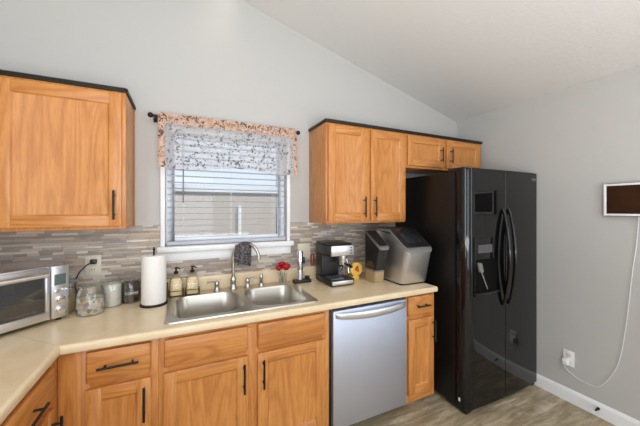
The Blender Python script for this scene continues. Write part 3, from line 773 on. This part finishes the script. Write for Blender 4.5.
# paper towel
pt = thing('paper_towel_holder', 'black paper towel stand left of the sink', 'paper towel holder', (-2.838, -.205, CT))
part(MB().lathe([(.074, 0), (.074, .008), (.06, .012)], (-2.838, -.205, CT), 'matteblack', 36), 'base', pt)
part(MB().tube([(-2.838, -.205, CT+.01), (-2.838, -.205, CT+.325)], .005, 'matteblack'), 'pole', pt)
part(MB().lathe([(.005, 0), (.007, .008), (.003, .022)], (-2.838, -.205, CT+.32), 'matteblack', 12), 'finial', pt)
part(MB().tube([(-2.770, -.19, CT+.008), (-2.768, -.19, CT+.12)], .003, 'matteblack', 8), 'tension_arm', pt)
m = MB(); m.lathe([(.02, .0), (.064, .0), (.0655, .003), (.0655, .279), (.064, .282), (.02, .282), (.02, 0)], (-2.838, -.205, CT+.0125), 'paper', 40, False)
tag(m.build('paper_towel_roll'), 'full white paper towel roll on the black stand', 'paper towel')

# soap bottles in a wire caddy
wc = thing('wire_caddy', 'thin dark wire caddy around two soap bottles behind the left sink bowl', 'caddy', (-2.673, -.092, ZS))
m = MB()
for cx in (-2.722, -2.625):
    for z in (.003, .035):
        P = [(x, y, ZS+z) for x, y in rrect(cx-.043, cx+.043, -.125, -.058, .01, 3)]; m.tube(P+[P[0]], .0018, 'bronze', 6)
    for sx in (-.042, .042):
        for sy in (-.124, -.059): m.tube([(cx+sx, sy, ZS+.002), (cx+sx, sy, ZS+.035)], .0018, 'bronze', 6)
part(m, 'wire_frame', wc, weld=False)
def soap(x, label):
    t = thing('soap_bottle', label, 'soap bottle', (x, -.092, ZS), group='soap bottles in the wire caddy')
    y = -.092
    def body(ins, zt_, mt, sh=True):
        m = MB(); prev = None
        L = [(0, .004), (0, .095), (.005, .112), (.014, .124), (.024, .130), (.024, .142)] if sh else [(0, .006), (0, zt_), (.005, zt_+.015), (.013, zt_+.024)]
        for i_, z in L:
            k = max(.038-i_-ins, .01); kd = max(.029-i_*.9-ins, .009); cur = [m.bm.verts.new((px, py, ZS+z)) for px, py in rrect(x-k, x+k, y-kd, y+kd, min(.010, kd*.9), 4)]
            if prev:
                for i in range(len(cur)): m.face([prev[i], prev[(i+1) % len(cur)], cur[(i+1) % len(cur)], cur[i]], mt)
            else: m.face(cur[::-1], mt)
            prev = cur
        m.face(prev, mt); return m
    part(body(0, 0, 'glass'), 'bottle', t); part(body(.003, .092, 'amber', False), 'liquid', t)
    m = MB(); m.lathe([(.012, .142), (.014, .144), (.014, .158), (.006, .161), (.005, .175), (.009, .177), (.009, .185)], (x, y, ZS), 'bronze', 16)
    m.tube([(x, y, ZS+.181), (x+.012, y-.012, ZS+.181), (x+.026, y-.022, ZS+.174)], [.005, .0045, .003], 'bronze', 8); part(m, 'pump', t, weld=False)
    return t
soap(-2.722, 'pump bottle of amber soap nearer the paper towel roll'); soap(-2.625, 'pump bottle of amber soap nearer the gooseneck faucet')

# vase with roses
va = thing('glass_vase', 'small clear glass vase on the sink deck beside the sprayer', 'vase', (-1.995, -.09, ZS))
part(MB().lathe([(.022, .001), (.027, .003), (.029, .05), (.034, .082)], (-1.995, -.09, ZS), 'jarglass', 24, False), 'body', va)
for i, (ox, oy, oz, r) in enumerate(((.020, -.016, .128, .036), (-.032, .004, .118, .027), (-.002, .022, .142, .030))):
    lab = ('red rose blossom facing the sink, largest in the small vase', 'red rose blossom at the left of the small vase', 'red rose blossom highest and rearmost in the small vase')[i]
    c = Vector((-1.995+ox, -.09+oy, ZS+oz))
    t = thing('red_rose', lab, 'rose', (-1.995+ox*.2, -.09+oy*.2, ZS+.006), group='red roses in the vase')
    part(MB().tube([(-1.995+ox*.2, -.09+oy*.2, ZS+.006), (-1.995+ox*.5, -.09+oy*.5, ZS+.08), c], .0016, 'green', 6), 'stem', t)
    m = MB()
    for k in range(14):
        a = k*2.4; rad = r*(.25+.75*k/14); ph = a
        def pf(u, v, a=a, rad=rad, k=k, c=c, r=r):
            w_ = (u-.5)*1.5; rr = rad*(.35+.65*math.sin(v*pi*.62)) ; zz = -r*.7+v*r*1.35*(1-.25*k/14)-abs(w_)**2*r*.2
            return (c.x+rr*cos(a+w_), c.y+rr*sin(a+w_), c.z+zz)
        m.grid(pf, 6, 6, 'red')
    part(m, 'blossom', t, weld=False)

# electric wine opener on a black tray
wo = thing('opener_charging_stand', 'low black charging stand on the counter right of the sink', 'stand', (-1.845, -.105, CT))
m = MB(); m.box(-1.915, -1.775, -.135, -.075, CT, CT+.024, 'black'); part(m, 'base', wo, bevel=.006)
part(MB().lathe([(.018, .024), (.02, .04), (.016, .046)], (-1.80, -.105, CT), 'black', 16), 'foil_cutter', wo)
w2 = thing('wine_opener', 'chrome electric wine opener standing upright in the black stand', 'wine opener', (-1.862, -.105, CT+.0245))
part(MB().lathe([(.022, .0), (.022, .07), (.021, .078)], (-1.862, -.105, CT+.0245), 'steelv', 22), 'clear_sleeve', w2)
part(MB().lathe([(.023, .078), (.024, .085), (.024, .212), (.020, .222)], (-1.862, -.105, CT+.0245), 'chrome', 22), 'body', w2)
part(MB().box(-1.848, -1.832, -.14, -.12, CT+.15, CT+.20, 'black'), 'button', w2, bevel=.004)

# outlets
def outlet_y(x0, x1, z0, z1, label, kind):
    t = thing('wall_outlet' if kind else 'wall_plate', label, 'outlet' if kind else 'wall plate', ((x0+x1)/2, -.008, (z0+z1)/2))
    part(MB().box(x0, x1, -.014, -.0082, z0, z1, 'plate'), 'cover_plate', t, bevel=.002)
    cx = (x0+x1)/2
    if kind:
        for cz in ((z0+z1)/2+.024, (z0+z1)/2-.024):
            part(MB().box(cx-.016, cx+.016, -.0165, -.0142, cz-.014, cz+.014, 'plate'), 'socket', t, bevel=.001)
            m = MB(); m.box(cx-.008, cx-.0055, -.0168, -.0160, cz-.004, cz+.006, 'darkvoid'); m.box(cx+.0055, cx+.008, -.0168, -.0160, cz-.004, cz+.006, 'darkvoid'); part(m, 'slot', t, weld=False)
    else:
        part(MB().box(cx-.03, cx-.014, -.0165, -.0142, (z0+z1)/2-.012, (z0+z1)/2+.012, 'plate'), 'switch', t, bevel=.001)
        part(MB().box(cx+.012, cx+.028, -.0165, -.0142, (z0+z1)/2-.012, (z0+z1)/2+.012, 'plate'), 'switch', t, bevel=.001)
    return t
outlet_y(-3.215, -3.135, 1.08, 1.205, 'almond wall outlet on the tile behind the jars', True)
outlet_y(-1.845, -1.735, 1.08, 1.205, 'almond double switch plate on the tile right of the window', False)
pc = thing('power_cord', 'black power cord plugged into the tile wall outlet above the jars', 'power cord', (-3.165, -.03, 1.16))
part(MB().box(-3.185, -3.155, -.045, -.0172, 1.155, 1.182, 'black'), 'plug', pc, bevel=.004)
part(MB().tube([(-3.172, -.045, 1.167), (-3.195, -.065, 1.155), (-3.225, -.075, 1.12), (-3.243, -.07, 1.08), (-3.248, -.06, 1.04), (-3.25, -.04, .98), (-3.29, -.038, .935), (-3.33, -.038, .922)], .004, 'black', 8), 'cable', pc)
# copper ornament
co = thing('copper_ornament', 'small copper-coloured ornament standing on the counter lip beside the espresso machine', 'ornament', (-1.722, -.0125, 1.016))
part(MB().lathe([(.008, 0), (.008, .01), (.007, .014)], (-1.722, -.0165, 1.0165), 'copper', 14), 'base', co)
part(MB().lathe([(.012, .014), (.017, .03), (.013, .055), (.018, .08), (.013, .095), (.004, .105)], (-1.722, -.028, 1.0165), 'copper', 16), 'body', co)

# ------------------------------------------------------------------ espresso machine
es = thing('espresso_machine', 'black espresso machine with a stainless steel front panel', 'coffee machine', (-1.615, -.2, CT))
X0, X1, Yb, Yf = -1.715, -1.515, -.075, -.345
part(MB().box(X0, X1, Yf, Yb, CT+.004, CT+.05, 'black'), 'base', es, bevel=.006)
part(MB().box(X0+.004, X1-.004, -.185, Yb, CT+.0505, CT+.218, 'black'), 'column', es, bevel=.006)
part(MB().box(X0, X1, Yf+.012, Yb, CT+.2185, CT+.300, 'black'), 'head', es, bevel=.008)
part(MB().box(X0+.002, X1-.002, -.31, Yb-.005, CT+.3005, CT+.314, 'black'), 'water_tank_lid', es, bevel=.006)
fp = part(MB().box(X0+.006, X1-.006, Yf, Yf+.0118, CT+.224, CT+.300, 'steel'), 'front_panel', es, bevel=.004)
m = MB()
for k in range(3): m.box(X1-.038, X1-.022, Yf-.003, Yf, CT+.236+k*.020, CT+.248+k*.020, 'greytop')
part(m, 'button', fp, bevel=.001)
part(MB().box(X0+.012, X1-.012, Yf-.003, Yf, CT+.012, CT+.040, 'steel'), 'drip_tray_front', es, bevel=.003)
m = MB()
for k in range(9): m.box(X0+.02+k*.012, X0+.027+k*.012, Yf+.02, -.20, CT+.0505, CT+.054, 'steel')
part(m, 'drip_grid', es)
part(MB().lathe([(.026, .16), (.03, .172), (.03, .218)], (X1-.06, -.27, CT), 'steel', 22), 'group_head', es)
m = MB(); m.lathe([(.03, .148), (.031, .170)], (X1-.06, -.27, CT), 'chrome', 22); m.tube([(X1-.06, -.30, CT+.158), (X1-.06, -.40, CT+.15)], [.008, .011], 'black', 10); part(m, 'portafilter', es, weld=False)
part(MB().tube([(X1-.022, -.25, CT+.215), (X1-.02, -.28, CT+.14), (X1-.018, -.29, CT+.08)], .0045, 'chrome', 8), 'steam_wand', es)
gc = thing('glass_cup', 'small glass cup on the espresso machine drip tray', 'glass', (X1-.062, -.262, CT+.0542))
part(MB().lathe([(.028, .0), (.03, .004), (.033, .07)], (X1-.062, -.262, CT+.0542), 'glass', 24, False), 'body', gc)
part(MB().tube([(X1-.062+.031, -.262, CT+.11), (X1-.062+.05, -.265, CT+.105), (X1-.062+.05, -.265, CT+.075), (X1-.062+.03, -.262, CT+.07)], .003, 'glass', 8), 'handle', gc)
# black frothing cup handle/ jug on tray

# yellow disc
ye = thing('yellow_ornament', 'round yellow ornament with an orange centre beside the espresso machine', 'ornament', (-1.425, -.2, CT))
def disc(m, c, r, y0, y1, mt, sx=1.0, seg=32):
    m.prism([(c[0]+sx*r*cos(2*pi*i/seg), c[1]+r*sin(2*pi*i/seg)) for i in range(seg)], y0, y1, mt, 'Y')
m = MB(); disc(m, (-1.418, 1.0), .056, -.222, -.198, 'yellow'); part(m, 'disc', ye, bevel=.005)
m = MB(); m.prism([(-1.459, CT), (-1.391, CT), (-1.399, CT+.035), (-1.451, CT+.035)], -.225, -.185, 'yellow', 'Y'); part(m, 'foot', ye, bevel=.003)
m = MB(); disc(m, (-1.418, 1.004), .018, -.226, -.2222, 'orange'); disc(m, (-1.410, 1.020), .010, -.226, -.2222, 'orange'); disc(m, (-1.406, .988), .009, -.226, -.2222, 'orange'); part(m, 'flower', ye, weld=False)

# ------------------------------------------------------------------ ice maker and its side tank
im = thing('ice_maker', 'stainless steel countertop ice maker with sloping black lid beside the refrigerator', 'ice maker', (-1.1, -.33, CT))
A0, A1 = -1.222, -.971
def slope_body(m, x0, x1, pts, mt, r=.02, ncor=5):
    m.prism(pts, x0, x1, mt, 'X')
def topline(off): return [(-.10, 1.330+off), (-.36, 1.335+off), (-.595, 1.185+off)]
def rounded_slope(x0, x1, prof_top, prof_bot, yb, mt, r=.03, inset=0):
    """vertical-walled body of rounded plan whose front leans forward; top follows a slope"""
    m = MB(); return m
# body: plan loops lofted from bottom to sloping top
def loft(loops, mt, capb=True, capt=True):
    m = MB(); prev = None
    for L_ in loops:
        cur = [m.bm.verts.new(p) for p in L_]; k = len(cur)
        if prev is None:
            if capb: m.face(cur[::-1], mt)
        else:
            for i in range(k): m.face([prev[i], prev[(i+1) % k], cur[(i+1) % k], cur[i]], mt)
        prev = cur
    if capt: m.face(prev, mt)
    return m
def slope_loop(x0, x1, yf, yb, r, zf, lean=0.0, n=6):
    P = []
    for x, y in rrect(x0, x1, yf, yb, [.01, .01, r, r], n): P.append((x, y, zf(y)))
    # extra points along the sides keep the kink of the slope
    return P
yk = -.385
def ztop(y, zb=1.328, zf=1.182, yf=-.600): return zb if y >= yk else zb+(zf-zb)*(yk-y)/(yk-yf)
def loopk(x0, x1, yf, yb, r, zfun, n=6):
    L_ = rrect(x0, x1, yf, yb, [.008, .008, r, r], n); out = []
    for i, (x, y) in enumerate(L_):
        out.append((x, y)); nx = L_[(i+1) % len(L_)]
        if (y-yk)*(nx[1]-yk) < 0 and abs(nx[0]-x) < 1e-6: out.append((x, yk))
    return [(x, y, zfun(y)) for x, y in out]
part(loft([loopk(A0+.004, A1-.004, -.530, -.22, .035, lambda y: CT+.012), loopk(A0, A1, -.535, -.22, .04, lambda y: CT+.02), loopk(A0, A1, -.592, -.22, .04, lambda y: ztop(y)-.02)], 'steelv'), 'body', im)
part(loft([loopk(A0+.01, A1-.01, -.52, -.23, .03, lambda y: CT), loopk(A0+.01, A1-.01, -.52, -.23, .03, lambda y: CT+.012)], 'black'), 'base', im)
lid = part(loft([loopk(A0-.002, A1+.002, -.597, -.218, .042, lambda y: ztop(y)-.0198), loopk(A0-.002, A1+.002, -.598, -.218, .042, lambda y: ztop(y)-.004), loopk(A0+.004, A1-.004, -.592, -.222, .038, lambda y: ztop(y))], 'greytop'), 'rim', im)
def onslope(y, h): 
    return (y, ztop(y)+h)
part(MB().prism([onslope(-.388, .001), onslope(-.388, .006), onslope(-.572, .006), onslope(-.572, .001)], A0+.012, A1-.012, 'black', 'X'), 'lid', im, bevel=.002)
part(MB().prism([onslope(-.40, .0062), onslope(-.40, .0085), onslope(-.535, .0085), onslope(-.535, .0062)], A0+.05, A1-.05, 'glossdark', 'X'), 'window', im, bevel=.001)
part(MB().box(A0+.01, A1-.01, -.378, -.24, 1.3285, 1.335, 'black'), 'rear_cover', im, bevel=.002)
# side tank
st = thing('side_water_tank', 'slim smoky water tank with a sloping lid left of the ice maker', 'water tank', (-1.31, -.25, CT))
B0, B1 = -1.352, -1.262
yk = -.262
def zt2(y): return 1.312 if y >= yk else 1.312+(1.195-1.312)*(yk-y)/(yk+.445)
part(loft([loopk(B0+.003, B1-.003, -.372, -.242, .02, lambda y: CT), loopk(B0, B1, -.376, -.24, .02, lambda y: CT+.006), loopk(B0, B1, -.388, -.24, .02, lambda y: CT+.085)], 'tankbase'), 'base', st)
part(loft([loopk(B0-.001, B1+.001, -.389, -.239, .02, lambda y: CT+.0855), loopk(B0-.001, B1+.001, -.392, -.239, .02, lambda y: CT+.098)], 'greytop'), 'band', st)
part(loft([loopk(B0, B1, -.391, -.24, .02, lambda y: CT+.0985), loopk(B0, B1, -.44, -.24, .02, lambda y: zt2(y)-.02)], 'tanksmoke'), 'reservoir', st)
part(loft([loopk(B0-.002, B1+.002, -.443, -.238, .022, lambda y: zt2(y)-.0195), loopk(B0-.002, B1+.002, -.446, -.238, .022, lambda y: zt2(y))], 'greytop'), 'lid_frame', st)
part(MB().prism([(-.268, zt2(-.268)+.0008), (-.268, zt2(-.268)+.004), (-.430, zt2(-.430)+.004), (-.430, zt2(-.430)+.0008)], B0+.006, B1-.006, 'black', 'X'), 'lid', st)

# ------------------------------------------------------------------ right wall
dsp = thing('wall_display', 'white-framed dark wall display mounted on the right wall', 'display', (-.01, -1.4, 1.44))
yy0, yy1, a0, a1 = -1.56, -1.217, 1.437, 1.662
part(MB().box(-.012, XR, yy0, yy1, a0, a1, 'matteblack'), 'case', dsp, bevel=.002)
m = MB(); q = .017
m.box(-.020, -.0122, yy0, yy0+q, a0+.003, a1-.003, 'white'); m.box(-.020, -.0122, yy1-q, yy1-.003, a0+.003, a1-.003, 'white'); m.box(-.020, -.0122, yy0+q, yy1-q, a0+.003, a0+q, 'white'); m.box(-.020, -.0122, yy0+q, yy1-q, a1-q, a1-.003, 'white')
part(m, 'bezel', dsp, bevel=.001, weld=False)
part(MB().box(-.016, -.0122, yy0+q, yy1-q, a0+q, a1-q, 'darkbrown'), 'screen', dsp)
ou = thing('wall_outlet', 'white wall outlet low on the right wall above the baseboard', 'outlet', (XR, -1.0, .33))
part(MB().box(XR-.006, XR, -1.040, -.968, .275, .392, 'white'), 'cover_plate', ou, bevel=.002)
for cz in (.358, .308): part(MB().box(XR-.0085, XR-.0062, -1.02, -.988, cz-.014, cz+.014, 'plate'), 'socket', ou, bevel=.001)
ch = thing('wall_charger', 'small white plug-in charger with a thin white cable up the right wall', 'charger', (-.02, -1.0, .33))
part(MB().box(-.034, XR-.0088, -1.015, -.980, .290, .334, 'white'), 'adapter', ch, bevel=.004)
P = []; ctrl = [(-.015, -.985, .293), (-.008, -.99, .262), (-.002, -1.03, .228), (.003, -1.10, .205), (.004, -1.18, .215), (.004, -1.24, .30), (.004, -1.285, .42), (.004, -1.31, .56), (.004, -1.335, .80), (.004, -1.355, 1.05), (.004, -1.375, 1.25), (.0, -1.388, 1.436)]
def catmull(C, n=8):
    C = [Vector(c) for c in C]; C = [C[0]]+C+[C[-1]]; out = []
    for i in range(1, len(C)-2):
        for j in range(n):
            t = j/n; a, b, c, d = C[i-1:i+3]
            out.append(.5*((2*b)+(c-a)*t+(2*a-5*b+4*c-d)*t*t+(3*b-a-3*c+d)*t**3))
    return out+[C[-2]]
part(MB().tube(catmull(ctrl), .0022, 'white', 8), 'cable', ch)
ds = thing('door_stop', 'small dark spring door stop on the right baseboard', 'door stop', (XR-.014, -1.185, .06))
m = MB(); m.tube([(XR-.0145+.0002, -1.185, .06), (-.012, -1.185, .06)], .009, 'bronze', 12); part(m, 'base', ds)
m = MB(); m.tube([(-.012-.05*i/90, -1.185+.005*cos(i*.9), .06+.005*sin(i*.9)) for i in range(90)], .0012, 'bronze', 5); part(m, 'spring', ds)
part(MB().tube([(-.062, -1.185, .06), (-.072, -1.185, .06)], .008, 'white', 12), 'tip', ds)

# ------------------------------------------------------------------ ceiling lamp just at the top edge of the view
LX, LY = -2.40, -.125
lp = thing('recessed_downlight', 'round glowing recessed ceiling light near the back wall above the window', 'ceiling light', (LX, LY, zr(LX)-.002))
tilt = math.atan(.268)
def tdisc(m, r0, r1, dz, h, mt):
    seg = 32; ring = []
    for r, z in ((r0, dz), (r1, dz), (r1, dz-h), (r0, dz-h)):
        ring.append([m.bm.verts.new((LX+r*cos(2*pi*i/seg)*cos(tilt)+z*sin(tilt)*0, LY+r*sin(2*pi*i/seg), zr(LX+r*cos(2*pi*i/seg)*cos(tilt))+z)) for i in range(seg)])
    for a in range(4):
        A, B = ring[a], ring[(a+1) % 4]
        for i in range(seg): m.face([A[i], A[(i+1) % seg], B[(i+1) % seg], B[i]], mt)
m = MB(); tdisc(m, .050, .068, -.002, .006, 'white'); part(m, 'trim_ring', lp)
m = MB(); tdisc(m, .0005, .0495, -.002, .004, 'lamp'); part(m, 'lens', lp)
l = bpy.data.lights.new('downlight_beam', 'SPOT'); l.energy = 1.0; l.color = (1, .88, .70); l.spot_size = radians(95); l.spot_blend = .7; l.shadow_soft_size = .04
lo_ = bpy.data.objects.new('downlight_beam', l); COL.objects.link(lo_); lo_.location = (LX, LY-.02, zr(LX)-.03); lo_.rotation_euler = (0, tilt*.8, 0)
